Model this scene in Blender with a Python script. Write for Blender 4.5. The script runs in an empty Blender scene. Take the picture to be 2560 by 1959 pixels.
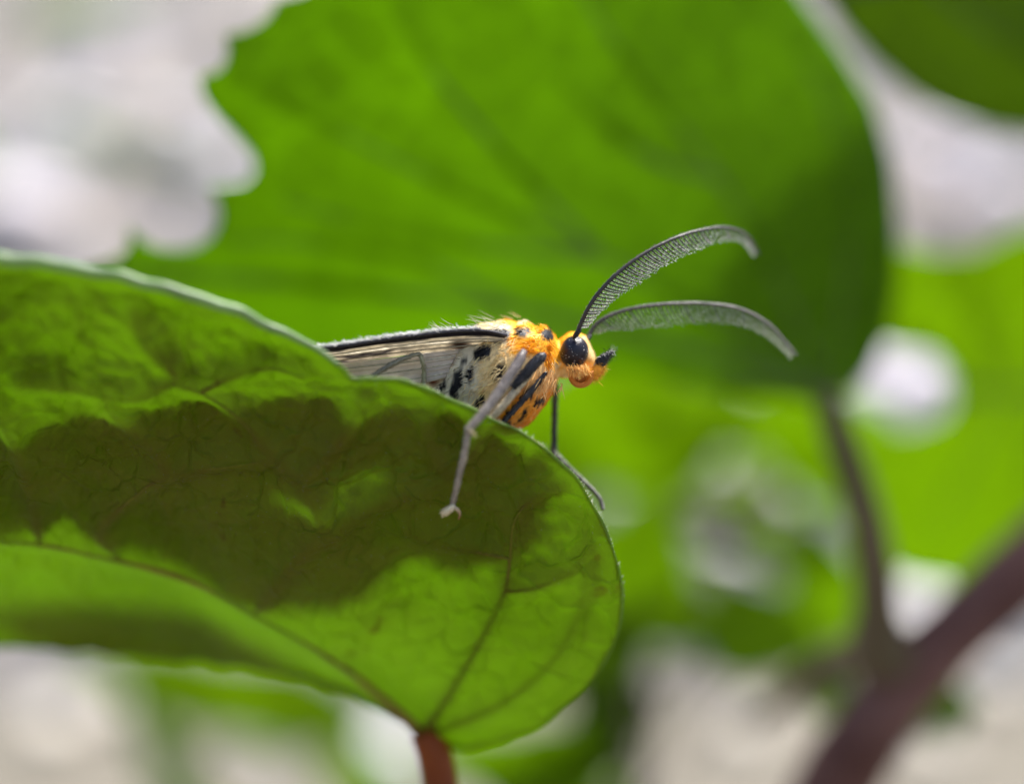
import bpy, math, random
import numpy as np
from mathutils import Vector
# Unit: 1 Blender unit = 1 cm (declared below), so a 2 cm moth is 2 units long.
scene = bpy.context.scene
col = scene.collection
scene.unit_settings.system = 'METRIC'
scene.unit_settings.scale_length = 0.01
random.seed(7); rng = np.random.default_rng(7)

# ------------------------------------------------------------------ camera
H = 40.0            # camera height above the ground
D = 5.6             # distance of the plane in focus
U = 4.1 / 2560.0    # size of one photo pixel on that plane
cam_d = bpy.data.cameras.new('camera'); cam = bpy.data.objects.new('camera', cam_d); col.objects.link(cam)
cam.location = (0, 0, H); cam.rotation_euler = (math.radians(90), 0, 0)
cam_d.sensor_width = 36; cam_d.lens = 36 * D / 4.1
cam_d.clip_start = 0.1; cam_d.clip_end = 40000
cam_d.dof.use_dof = True; cam_d.dof.focus_distance = D * 1.0
cam_d.dof.aperture_fstop = 0.125
scene.camera = cam
# ------------------------------------------------------------------ light
SUN_EL, SUN_AZ = math.radians(67), math.radians(58)   # azimuth clockwise from +Y (the view direction)
w = bpy.data.worlds.new('World'); scene.world = w; w.use_nodes = True
nt = w.node_tree; sky = nt.nodes.new('ShaderNodeTexSky'); sky.sky_type = 'NISHITA'
sky.sun_disc = False; sky.sun_elevation = SUN_EL; sky.sun_rotation = SUN_AZ
sky.dust_density = 2.0; sky.air_density = 1.0; sky.ozone_density = 0.6
bg = nt.nodes['Background']; bg.inputs['Strength'].default_value = 0.12
nt.links.new(sky.outputs[0], bg.inputs[0])
sd = bpy.data.lights.new('sun', 'SUN'); sd.energy = 4.8; sd.angle = math.radians(6); sd.color = (1, .955, .88)
sun = bpy.data.objects.new('sun', sd); col.objects.link(sun)
sdir = Vector((math.sin(SUN_AZ) * math.cos(SUN_EL), math.cos(SUN_AZ) * math.cos(SUN_EL), math.sin(SUN_EL)))
sun.rotation_euler = sdir.to_track_quat('Z', 'Y').to_euler(); sun.location = (0, 0, H + 60)
scene.view_settings.view_transform = 'Standard'; scene.view_settings.look = 'None'
scene.view_settings.exposure = 0.95; scene.view_settings.gamma = 1.0; scene.view_settings.use_curve_mapping = False
scene.cycles.use_denoising = True; scene.cycles.use_adaptive_sampling = True; scene.cycles.adaptive_threshold = 0.02
scene.cycles.max_bounces = 5; scene.cycles.diffuse_bounces = 4; scene.cycles.glossy_bounces = 2; scene.cycles.transmission_bounces = 4; scene.cycles.transparent_max_bounces = 4
scene.cycles.sample_clamp_indirect = 6

# ------------------------------------------------------------------ helpers
def P(px, py, k=1.0):
    return np.array(((px - 1280) * U * k, D * k, H + (979.5 - py) * U * k))
def Pn(a):
    a = np.asarray(a, float)
    k = a[:, 2]
    return np.stack(((a[:, 0] - 1280) * U * k, D * k, H + (979.5 - a[:, 1]) * U * k), 1)
def inv(V):
    k = V[:, 1] / D
    return V[:, 0] / (U * k) + 1280, 979.5 - (V[:, 2] - H) / (U * k), k
WL = {}
def link(name, me, parent=None, mat=None, smooth=True, loc=None):
    """one mesh object with its origin at its own centre"""
    n = len(me.vertices)
    co = np.empty(n * 3); me.vertices.foreach_get('co', co); co = co.reshape(-1, 3)
    c = (co.min(0) + co.max(0)) / 2 if loc is None else np.array(loc, float)
    me.vertices.foreach_set('co', (co - c).ravel()); me.update()
    o = bpy.data.objects.new(name, me); col.objects.link(o)
    if parent is not None:
        o.parent = parent; o.location = c - WL[parent]
    else: o.location = c
    WL[o] = c
    if mat is not None and not me.materials: me.materials.append(mat)
    if smooth: me.polygons.foreach_set('use_smooth', [True] * len(me.polygons))
    return o
def thing(name, label, cat, loc, group=None):
    o = bpy.data.objects.new(name, None); col.objects.link(o); o.location = loc; o.empty_display_size = .2
    o['label'] = label; o['category'] = cat
    if group: o['group'] = group
    WL[o] = np.array(loc, float); return o
def mesh(v, f, name='m', colors=None):
    me = bpy.data.meshes.new(name); me.from_pydata(np.asarray(v).tolist(), [], f if isinstance(f, list) else f.tolist())
    if colors is not None:
        at = me.color_attributes.new('tint', 'FLOAT_COLOR', 'POINT')
        c = np.ones((len(v), 4)); c[:, :3] = colors; at.data.foreach_set('color', c.ravel())
    me.update(); return me
def spline(pts, n):
    """Catmull-Rom through pts (any dimension), n samples spaced evenly in arc length"""
    p = np.asarray(pts, float); q = np.vstack((2 * p[0] - p[1], p, 2 * p[-1] - p[-2])); out = []
    for i in range(1, len(q) - 2):
        t = np.linspace(0, 1, 24, endpoint=False)[:, None]
        a, b, c, d = q[i - 1], q[i], q[i + 1], q[i + 2]
        out.append(.5 * (2 * b + (c - a) * t + (2 * a - 5 * b + 4 * c - d) * t * t + (3 * b - a - 3 * c + d) * t ** 3))
    out = np.vstack(out + [p[-1:]])
    s = np.r_[0, np.cumsum(np.linalg.norm(np.diff(out[:, :2] if out.shape[1] > 3 else out, axis=0), axis=1))]
    return np.stack([np.interp(np.linspace(0, s[-1], n), s, out[:, j]) for j in range(out.shape[1])], 1)
def poly(pts, n):
    p = np.asarray(pts, float); s = np.r_[0, np.cumsum(np.linalg.norm(np.diff(p[:, :2], axis=0), axis=1))]
    return np.stack([np.interp(np.linspace(0, s[-1], n), s, p[:, j]) for j in range(p.shape[1])], 1)
def grid_faces(nu, nv, wrap=False):
    f = []
    for i in range(nu - 1):
        for j in range(nv if wrap else nv - 1):
            b = (j + 1) % nv
            f.append((i * nv + j, i * nv + b, (i + 1) * nv + b, (i + 1) * nv + j))
    return f
def tube_vf(path, rad, ns=10, flat=1.0):
    path = np.asarray(path, float); n = len(path); rad = np.broadcast_to(np.asarray(rad, float), (n,))
    T = np.gradient(path, axis=0); T /= np.linalg.norm(T, axis=1)[:, None] + 1e-12
    N = np.cross(T[0], (0, 1, 0.01)); N /= np.linalg.norm(N); v = []
    for i in range(n):
        N = N - T[i] * N.dot(T[i]); N /= np.linalg.norm(N) + 1e-12
        B = np.cross(T[i], N)
        a = np.arange(ns) * 2 * math.pi / ns
        v.append(path[i] + rad[i] * (np.cos(a)[:, None] * N + flat * np.sin(a)[:, None] * B))
    v = np.vstack(v); f = grid_faces(n, ns, True)
    f.append(tuple(range(ns))[::-1]); f.append(tuple(range((n - 1) * ns, n * ns)))
    return v, f
def tube(name, path, rad, mat, parent, ns=10, colors=None, flat=1.0, bump=0.0):
    v, f = tube_vf(path, rad, ns, flat)
    if bump: v = v + rng.normal(0, bump, v.shape)
    c = None
    if colors is not None: c = np.repeat(np.asarray(colors, float), ns, axis=0)
    return link(name, mesh(v, f, name, c), parent, mat)
def prof(pairs, n):
    p = np.asarray(pairs, float); return np.interp(np.linspace(0, 1, n), p[:, 0], p[:, 1])
def ellipsoid(name, c, ax, r, mat, parent, nu=20, nv=28, taper=0.0):
    ax = [np.asarray(a, float) / np.linalg.norm(a) for a in ax]; v = []
    for i in range(nu):
        t = math.pi * (i + .5) / nu
        for j in range(nv):
            a = 2 * math.pi * j / nv
            s = 1 - taper * (-math.cos(t)) * .5
            v.append(c + ax[0] * (-r[0] * math.cos(t)) + (ax[1] * r[1] * math.cos(a) + ax[2] * r[2] * math.sin(a)) * math.sin(t) * s)
    f = grid_faces(nu, nv, True); f.append(tuple(range(nv))[::-1]); f.append(tuple(range((nu - 1) * nv, nu * nv)))
    return link(name, mesh(v, f, name), parent, mat)
def blades(roots, dirs, L, wd, cols, bend=None):
    """tapered hairs / scales: crossed-free little blades of 2 segments, 5 verts each"""
    n = len(roots); d = dirs / (np.linalg.norm(dirs, axis=1)[:, None] + 1e-9)
    s = np.cross(d, rng.normal(size=(n, 3))); s /= np.linalg.norm(s, axis=1)[:, None] + 1e-9
    L = np.broadcast_to(L, (n,))[:, None]; wd = np.broadcast_to(wd, (n,))[:, None]
    b = np.zeros((n, 3)) if bend is None else bend
    m = roots + d * L * .55 + b * L * .2; t = roots + d * L + b * L * .7
    V = np.stack((roots - s * wd, roots + s * wd, m + s * wd * .8, m - s * wd * .8, t), 1).reshape(-1, 3)
    i = (np.arange(n) * 5)[:, None]
    f = np.hstack((i, i + 1, i + 2, i + 3)).tolist() + np.hstack((i + 3, i + 2, i + 4)).tolist()
    return V, f, np.repeat(cols, 5, axis=0)
def srgb(r, g, b):
    c = np.array((r, g, b)) / 255.; return np.where(c <= .04045, c / 12.92, ((c + .055) / 1.055) ** 2.4)

# ------------------------------------------------------------------ materials
def new_mat(name):
    m = bpy.data.materials.new(name); m.use_nodes = True
    return m, m.node_tree.nodes, m.node_tree.links, m.node_tree.nodes['Principled BSDF'], m.node_tree.nodes['Material Output']
def mixcol(N, L, fac, a, b, mode='MIX'):
    x = N.new('ShaderNodeMix'); x.data_type = 'RGBA'; x.blend_type = mode
    for sock, val in ((x.inputs[0], fac), (x.inputs[6], a), (x.inputs[7], b)):
        if hasattr(val, 'links') or hasattr(val, 'is_linked'): L.new(val, sock)
        elif isinstance(val, (int, float)): sock.default_value = val
        else: sock.default_value = (*val[:3], 1)
    return x.outputs[2]
def ramp(N, L, src, stops):
    r = N.new('ShaderNodeValToRGB'); L.new(src, r.inputs[0]); e = r.color_ramp.elements
    while len(e) < len(stops): e.new(.5)
    for k, (p, c) in zip(e, stops): k.position = p; k.color = (c, c, c, 1) if isinstance(c, (int, float)) else (*c, 1)
    return r.outputs[0]
def noise(N, L, scale, detail=3, vec=None, rough=.55):
    x = N.new('ShaderNodeTexNoise'); x.inputs['Scale'].default_value = scale; x.inputs['Detail'].default_value = detail
    x.inputs['Roughness'].default_value = rough
    if vec is None:
        tc = N.new('ShaderNodeTexCoord'); vec = tc.outputs['Object']
    L.new(vec, x.inputs['Vector']); return x.outputs['Fac']
def leaf_mat(name, refl, trans, fac=.55, rough=.42, cell=9.0, spec=.4, mottle=2.0, rust=0.0, refl2=None, bump=.35, veinc=1.12):
    refl = [x * .74 for x in refl]; trans = [x * .74 for x in trans]
    m, N, L, b, out = new_mat(name)
    n1 = noise(N, L, mottle, 4); n2 = noise(N, L, 14, 3)
    v = N.new('ShaderNodeTexVoronoi'); v.feature = 'DISTANCE_TO_EDGE'; v.inputs['Scale'].default_value = cell
    tc = N.new('ShaderNodeTexCoord')
    # warped coordinates so that the small veins wander
    wn = N.new('ShaderNodeTexNoise'); wn.inputs['Scale'].default_value = 4; L.new(tc.outputs['Object'], wn.inputs['Vector'])
    va = N.new('ShaderNodeVectorMath'); va.operation = 'MULTIPLY_ADD'; va.inputs[1].default_value = (.25,) * 3
    L.new(wn.outputs['Color'], va.inputs[0]); L.new(tc.outputs['Object'], va.inputs[2]); L.new(va.outputs[0], v.inputs['Vector'])
    vein = ramp(N, L, v.outputs['Distance'], [(0, 1.0), (.075, .0)])
    f1 = ramp(N, L, n1, [(.3, 0.0), (.72, 1.0)])
    def tone(c):
        a = mixcol(N, L, f1, [x * .72 for x in c], [min(1, x * 1.18) for x in c])
        a = mixcol(N, L, n2, [x * .9 for x in c], a)
        a = mixcol(N, L, vein, a, [min(1, x * veinc) for x in c])
        if rust:
            rs = ramp(N, L, noise(N, L, 3.1, 5, rough=.7), [(.66, 0.0), (.74, rust)])
            a = mixcol(N, L, rs, a, (.16, .05, .015))
        return a
    rc = tone(refl)
    if refl2: rc = mixcol(N, L, ramp(N, L, noise(N, L, 1.6, 5, rough=.65), [(.42, 0.0), (.58, 1.0)]), rc, [x * .74 for x in refl2])
    L.new(rc, b.inputs['Base Color'])
    b.inputs['Roughness'].default_value = rough; b.inputs['Specular IOR Level'].default_value = spec
    t = N.new('ShaderNodeBsdfTranslucent'); L.new(tone(trans), t.inputs['Color'])
    bp = N.new('ShaderNodeBump'); bp.inputs['Strength'].default_value = bump; bp.inputs['Distance'].default_value = .01
    hgt = N.new('ShaderNodeMath'); hgt.operation = 'ADD'
    L.new(vein, hgt.inputs[0]); L.new(noise(N, L, 45, 4), hgt.inputs[1]); L.new(hgt.outputs[0], bp.inputs['Height'])
    L.new(bp.outputs[0], b.inputs['Normal']); L.new(bp.outputs[0], t.inputs['Normal'])
    mx = N.new('ShaderNodeMixShader'); mx.inputs[0].default_value = fac
    L.new(b.outputs[0], mx.inputs[1]); L.new(t.outputs[0], mx.inputs[2]); L.new(mx.outputs[0], out.inputs['Surface'])
    return m
def plain(name, c, rough=.6, var=.35, scale=8, spec=.3, bump=.3, c2=None, dist=.01, g=.74):
    c = [x * g for x in c]; c2 = [x * g for x in c2] if c2 is not None else None
    m, N, L, b, out = new_mat(name)
    n = noise(N, L, scale, 5)
    f = ramp(N, L, n, [(.3, 0.0), (.7, 1.0)])
    L.new(mixcol(N, L, f, [x * (1 - var) for x in c], c2 if c2 is not None else [min(1, x * (1 + var)) for x in c]), b.inputs['Base Color'])
    b.inputs['Roughness'].default_value = rough; b.inputs['Specular IOR Level'].default_value = spec
    if bump:
        bp = N.new('ShaderNodeBump'); bp.inputs['Strength'].default_value = bump; bp.inputs['Distance'].default_value = dist
        L.new(noise(N, L, scale * 4, 4), bp.inputs['Height']); L.new(bp.outputs[0], b.inputs['Normal'])
    return m
def tint_mat(name, rough=.6, spec=.3, trans=0.0, grain=60, grain_amt=.3, bump=.4, sheen=0.0):
    """colour from the animal's own markings (stored per vertex) with fine grain"""
    m, N, L, b, out = new_mat(name)
    a = N.new('ShaderNodeAttribute'); a.attribute_name = 'tint'
    g = noise(N, L, grain, 4)
    gm = ramp(N, L, g, [(.25, 1 - grain_amt), (.75, 1 + grain_amt)])
    c = mixcol(N, L, 1.0, a.outputs['Color'], gm, 'MULTIPLY')
    L.new(c, b.inputs['Base Color']); b.inputs['Roughness'].default_value = rough; b.inputs['Specular IOR Level'].default_value = spec
    b.inputs['Sheen Weight'].default_value = sheen
    bp = N.new('ShaderNodeBump'); bp.inputs['Strength'].default_value = bump; bp.inputs['Distance'].default_value = .004
    L.new(g, bp.inputs['Height']); L.new(bp.outputs[0], b.inputs['Normal'])
    if trans:
        t = N.new('ShaderNodeBsdfTranslucent'); L.new(c, t.inputs['Color'])
        mx = N.new('ShaderNodeMixShader'); mx.inputs[0].default_value = trans
        L.new(b.outputs[0], mx.inputs[1]); L.new(t.outputs[0], mx.inputs[2]); L.new(mx.outputs[0], out.inputs['Surface'])
    return m
M = {}
M['leaf_near'] = leaf_mat('leaf underside near', (.17, .135, .010), (.50, .82, .0), .52, .55, 5.5, .12, 1.2, rust=.8, refl2=(.20, .135, .020), bump=.9, veinc=1.0)
M['leaf_big'] = leaf_mat('leaf big', (.05, .10, .003), (.45, .73, .0), .66, .42, 3.2, .16, .6)
M['leaf_dark'] = leaf_mat('leaf dark', (.05, .09, .003), (.36, .54, .0), .55, .4, 3.0, .15, .5)
M['leaf_lime'] = leaf_mat('leaf lime', (.07, .12, .003), (.54, .79, .0), .66, .42, 3.0, .12, .5)
M['leaf_bright'] = leaf_mat('leaf bright', (.07, .12, .003), (.62, .90, .0), .68, .42, 3.0, .12, .5)  # leaf lime with a brighter translucent colour
M['leaf_far'] = leaf_mat('leaf far', (.08, .13, .006), (.52, .74, .0), .62, .45, 3.0, .12, .4)
M['leaf_pale'] = leaf_mat('leaf pale', (.12, .20, .07), (.40, .60, .10), .55, .5, 3.0, .3, .4)
M['rim'] = plain('sunlit tone leaf margin', (.22, .36, .13), .45, .25, 6, .4, .2)  # pale green paints in the sunlit upper side at the margin
M['rim_green'] = leaf_mat('green leaf margin', (.20, .30, .06), (.55, .85, .05), .5, .5, 9, .3, 5)
M['vein_near'] = leaf_mat('leaf vein', (.25, .19, .03), (.60, .82, .0), .5, .55, 9, .15, 4)
M['vein_red'] = plain('reddish midrib', (.20, .135, .018), .5, .35, 5, .15, .3)
M['vein'] = plain('pale vein', (.20, .20, .065), .55, .25, 8, .3, .3)
M['vein_soft'] = plain('green vein', (.13, .24, .03), .5, .2, 4, .3, .2)
M['petiole_red'] = plain('red petiole', (.24, .04, .006), .45, .3, 3, .2, .2, (.32, .07, .010))
M['petiole'] = plain('olive petiole', (.13, .105, .055), .5, .3, 1.2, .2, .2, (.17, .125, .075))
M['branch'] = plain('purple brown bark', (.15, .052, .040), .6, .35, 1.5, .2, .5, (.24, .12, .10), .03)
M['twig'] = plain('brown twig', (.14, .10, .05), .6, .3, 1.5, .3, .4)
M['stem'] = plain('dark stem', (.06, .055, .03), .6, .3, 1.0, .3, .4)
M['body'] = tint_mat('moth cuticle', .55, .3, 0, 40, .25, .5)
M['fur'] = tint_mat('moth fur', .5, .15, .5, 30, .2, .1, .2)
M['wing'] = tint_mat('moth wing', .5, .3, .68, 26, .4, .35)
M['hind'] = tint_mat('moth hindwing', .6, .2, .4, 26, .12, .2)
M['leg'] = tint_mat('moth leg', .45, .4, 0, 55, .35, .6)
M['comb'] = tint_mat('antenna hairs', .5, .3, .5, 20, .1, .1)
def eye_mat():
    m, N, L, b, out = new_mat('compound eye')
    tc = N.new('ShaderNodeTexCoord')
    v = N.new('ShaderNodeTexVoronoi'); v.inputs['Scale'].default_value = 260; L.new(tc.outputs['Object'], v.inputs['Vector'])
    n = noise(N, L, 18, 2)
    base = mixcol(N, L, n, (.004, .004, .012), (.012, .008, .02))
    L.new(base, b.inputs['Base Color']); b.inputs['Roughness'].default_value = .32; b.inputs['Specular IOR Level'].default_value = .45
    bp = N.new('ShaderNodeBump'); bp.inputs['Strength'].default_value = .5; bp.inputs['Distance'].default_value = .002
    L.new(v.outputs['Distance'], bp.inputs['Height']); L.new(bp.outputs[0], b.inputs['Normal'])
    return m
M['eye'] = eye_mat()
M['black'] = plain('black scales', (.010, .009, .013), .4, .4, 40, .4, .6)
M['flake'] = plain('pale flakes', (.75, .72, .68), .5, .1, 10, .3, .0)

# ------------------------------------------------------------------ setting: ground, added slope and stones
def ground():
    m, N, L, b, out = new_mat('dry pale ground')
    n1 = noise(N, L, .06, 5); n2 = noise(N, L, .5, 6)
    c = mixcol(N, L, ramp(N, L, n1, [(.35, 0.0), (.68, 1.0)]), (.105, .094, .07), (.205, .178, .138))
    c = mixcol(N, L, n2, c, [.145, .134, .11]); L.new(c, b.inputs['Base Color']); b.inputs['Roughness'].default_value = .9
    bp = N.new('ShaderNodeBump'); bp.inputs['Strength'].default_value = .5; bp.inputs['Distance'].default_value = 1; L.new(n2, bp.inputs['Height']); L.new(bp.outputs[0], b.inputs['Normal'])
    s = 20000; nx = 40; v = []
    a = np.sign(np.linspace(-1, 1, nx)) * np.abs(np.linspace(-1, 1, nx)) ** 4 * s
    for y in a:
        for x in a: v.append((x, y, 0))
    o = link('ground', mesh(v, grid_faces(nx, nx)), None, m, loc=(0, 0, 0)); o['kind'] = 'structure'
ground()
def bank():  # backdrop slope, added and tilted so that the high sun brightens it
    m, N, L, b, out = new_mat('added pale slope')
    n1 = noise(N, L, .035, 4); n2 = noise(N, L, .11, 5); n3 = noise(N, L, .8, 5); n4 = noise(N, L, .05, 2)
    c = mixcol(N, L, ramp(N, L, n1, [(.38, 0.0), (.62, 1.0)]), (.17, .165, .16), (.36, .32, .30))
    c = mixcol(N, L, ramp(N, L, n2, [(.45, 0.0), (.66, .8)]), c, (.60, .51, .43))  # pale patches painted in as blurred highlights
    c = mixcol(N, L, ramp(N, L, n4, [(.52, 0.0), (.66, .6)]), c, (.25, .275, .33))  # bluish patches, highlights painted into the colour as well
    c = mixcol(N, L, ramp(N, L, n3, [(.56, 0.0), (.75, .45)]), c, (.115, .10, .08)); L.new(c, b.inputs['Base Color']); b.inputs['Roughness'].default_value = .9
    bp = N.new('ShaderNodeBump'); bp.inputs['Strength'].default_value = .6; bp.inputs['Distance'].default_value = 1.0; L.new(n3, bp.inputs['Height']); L.new(bp.outputs[0], b.inputs['Normal'])
    nx, ny = 160, 70; xs = np.linspace(-900, 900, nx); t = np.linspace(0, 1, ny); v = []
    for tt in t:
        y = 188 + 330 * tt; z = 330 * (tt ** .9) * 1.05
        zz = z + (6 * np.sin(xs / 23. + y / 31.) + 5 * np.sin(xs / 11. - y / 17.) + rng.normal(0, 1.6, nx)) * min(1, tt * 8) - (1.5 if tt == 0 else 0)
        v.append(np.c_[xs, np.full(nx, y) + 4 * np.sin(xs / 37.), zz])
    o = link('added_slope', mesh(np.vstack(v), grid_faces(ny, nx)), None, m); o['kind'] = 'structure'
bank()
def added_stone(px, py, k, r, label, c):  # pale body added to show as a round blurred highlight
    m = plain('pale stone', c, .5, .12, .3, .5, .3, dist=.3, g=1)
    z = r * .62; y = D * k; x = (px - 1280) * U * k
    nu, nv = 14, 20; v = []; ph = rng.uniform(0, 6, 6)
    for i in range(nu):
        t = math.pi * (i + .5) / nu
        for j in range(nv):
            a = 2 * math.pi * j / nv; q = 1 + .10 * math.sin(2 * a + ph[0]) + .06 * math.sin(3 * a + 2 * t + ph[1]) + .05 * math.sin(5 * t + ph[2])
            v.append((x + r * q * math.sin(t) * math.cos(a), y + r * q * math.sin(t) * math.sin(a), z - z * q * math.cos(t) * .96))
    f = grid_faces(nu, nv, True); f.append(tuple(range(nv))[::-1]); f.append(tuple(range((nu - 1) * nv, nu * nv)))
    o = link('added_stone', mesh(v, f), None, m); o['label'] = label; o['category'] = 'added_stone'
# a ground point seen at row py lies at k = H / ((py - 979.5) * U)
def gk(py): return H / ((py - 979.5) * U)
added_stone(985, 1925, gk(1925), 3.4, 'bright white pebble added on the ground for a blurred highlight right beside the reddish leaf stalk', (.86, .86, .90))
added_stone(690, 1900, gk(1900), 3.2, 'pale cream pebble added on the ground for a blurred highlight under the leaf with the moth', (.80, .78, .72))

# pale stones added on the bank and the ground to make round blurred highlights
def added_bank_stone(px, py, r):
    dx, dz = (px - 1280) * U / D, (979.5 - py) * U / D
    ys = np.linspace(150, 520, 3000); t = np.clip((ys - 188) / 330, 0, 1); zb = 330 * t ** .9 * 1.05
    i = int(np.argmax(zb >= H + dz * ys)); y = ys[i]
    added_stone(px, py, y / D, r, 'rounded pale pebble added for a highlight on the earth bank far behind the leaves', (.86, .82 + rng.uniform(-.04, .02), .80 + rng.uniform(-.06, .10)))
    o = scene.collection.objects[-1]; o['group'] = 'pale stones added on the bank for highlights'; o.location.z += max(0, zb[i] - .3 * r)
for px, py, r in ((300, 150, 6.5), (60, 560, 8), (430, 330, 5), (560, 430, 5), (180, 320, 4.5), (2340, 420, 6), (2480, 520, 7), (2190, 990, 6), (2300, 940, 5), (1560, 1260, 5), (1775, 1180, 5), (1970, 1260, 5), (1850, 1420, 5.5), (2290, 1560, 5)): added_bank_stone(px, py, r)
for px, py, r in ((120, 1850, 3.4), (300, 1800, 3.0), (1720, 1690, 3.6), (1850, 1860, 3.0), (2330, 1900, 3.2), (2500, 1760, 3.6)):
    added_stone(px, py, gk(py), r, 'rounded pale pebble added for a highlight on the dry ground beyond the branch and leaves', (.62, .56, .48)); scene.collection.objects[-1]['group'] = 'pale stones added on the ground for highlights'

# ------------------------------------------------------------------ leaves
def loft_leaf(top, mid, bot, nu, nv, kfun, teeth=None):
    """blade between two margin chains and the midrib chain (photo-plane positions, all from tip to base)"""
    T, Mi, B = top, mid, bot
    s = np.linspace(0, 1, nv)[:, None, None]
    up = T[None] * (1 - s) + Mi[None] * s; dn = Mi[None] * (1 - s) + B[None] * s
    g = np.concatenate((up, dn[1:]), 0).transpose(1, 0, 2)      # nu, 2nv-1, 2
    return g
def tps(pts):
    p = np.asarray(pts, float); X = p[:, :2] / 1000; n = len(p)
    def kern(a, b):
        r2 = ((a[:, None] - b[None]) ** 2).sum(-1); return np.where(r2 > 1e-12, r2 * np.log(r2 + 1e-20) * .5, 0)
    A = np.zeros((n + 3, n + 3)); A[:n, :n] = kern(X, X) + np.eye(n) * 2e-3
    A[:n, n] = 1; A[:n, n + 1:] = X; A[n, :n] = 1; A[n + 1:, :n] = X.T
    c = np.linalg.solve(A, np.r_[p[:, 2], 0, 0, 0])
    def f(x, y):
        q = np.stack((np.ravel(x), np.ravel(y)), 1) / 1000.; out = np.empty(len(q))
        for i in range(0, len(q), 20000):
            j = q[i:i + 20000]; out[i:i + 20000] = kern(j, X) @ c[:n] + c[n] + j @ c[n + 1:]
        return out.reshape(np.shape(x))
    return f
def seg_dist(x, y, lines):
    """distance to a set of polylines"""
    d = np.full(np.shape(x), 1e9)
    for ln in lines:
        ln = np.asarray(ln, float)
        for a, b in zip(ln[:-1], ln[1:]):
            ab = b - a; t = np.clip(((x - a[0]) * ab[0] + (y - a[1]) * ab[1]) / (ab @ ab), 0, 1)
            d = np.minimum(d, np.hypot(x - a[0] - t * ab[0], y - a[1] - t * ab[1]))
    return d
def voro_edge(x, y, cell, seed, jit=.85):
    r = np.random.default_rng(seed); gx = np.floor(x / cell).astype(int); gy = np.floor(y / cell).astype(int)
    jx = r.uniform(-.5, .5, (200, 200)) * jit; jy = r.uniform(-.5, .5, (200, 200)) * jit
    f1 = np.full(x.shape, 1e9); f2 = f1.copy()
    for dx in (-1, 0, 1):
        for dy in (-1, 0, 1):
            cx, cy = gx + dx, gy + dy
            qx = (cx + .5 + jx[cx % 200, cy % 200]) * cell; qy = (cy + .5 + jy[cx % 200, cy % 200]) * cell
            d = np.hypot(x - qx, y - qy); f2 = np.where(d < f1, f1, np.minimum(f2, d)); f1 = np.minimum(f1, d)
    return (f2 - f1) / cell
def blade_obj(name, g, k, parent, mat, thick, nu, nv2, off=None):
    v = Pn(np.stack((g[..., 0].ravel(), g[..., 1].ravel(), k.ravel()), 1))
    if off is not None: v = v + off
    o = link(name, mesh(v, grid_faces(nu, nv2)), parent, mat)
    so = o.modifiers.new('thickness', 'SOLIDIFY'); so.thickness = thick; so.offset = 0
    return o

# ---- the leaf the moth stands on
near = thing('leafy_sprig', 'veined green leaf on a reddish stalk with the moth standing on it', 'sprig', (-.35, 6.45, 0))
TOP = [(-1000, 1120), (-800, 900), (-500, 720), (-250, 655), (0, 648), (130, 658), (250, 682), (400, 715), (550, 762), (700, 826), (790, 868), (850, 915), (876, 948),
       (895, 952), (925, 945), (1000, 950), (1060, 967), (1120, 995), (1180, 1027), (1250, 1055), (1330, 1097), (1390, 1145), (1445, 1205), (1500, 1295), (1538, 1390), (1555, 1480),
       (1545, 1570), (1510, 1650), (1440, 1740), (1350, 1810), (1250, 1850), (1160, 1868), (1095, 1860), (1062, 1832)]
MID = [(-1000, 1120), (-600, 1210), (-250, 1290), (0, 1342), (250, 1390), (500, 1462), (700, 1562), (850, 1660), (980, 1760), (1062, 1832)]
BOT = [(-1000, 1120), (-850, 1330), (-500, 1530), (-200, 1600), (0, 1612), (120, 1622), (300, 1635), (500, 1650), (700, 1680), (850, 1725), (960, 1780), (1020, 1812), (1062, 1832)]
KN = tps([(0, 650, .875), (-700, 830, .86), (400, 720, .90), (800, 875, .935), (890, 950, .943), (1060, 967, .955), (1330, 1097, .972), (1500, 1295, 1.0), (1555, 1480, 1.035),
          (1440, 1740, 1.10), (1200, 1860, 1.15), (1062, 1832, 1.16), (1120, 1280, .995), (300, 1050, .965), (0, 1050, .955), (-400, 1000, .95), (700, 1100, .968), (1000, 1500, 1.06), (1300, 1450, 1.03),
          (600, 1500, 1.09), (0, 1342, 1.07), (-600, 1210, 1.03), (850, 1660, 1.12), (500, 1650, 1.27), (850, 1725, 1.21), (0, 1612, 1.27), (-500, 1530, 1.22), (300, 1520, 1.18), (-1000, 1120, .99)])
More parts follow.
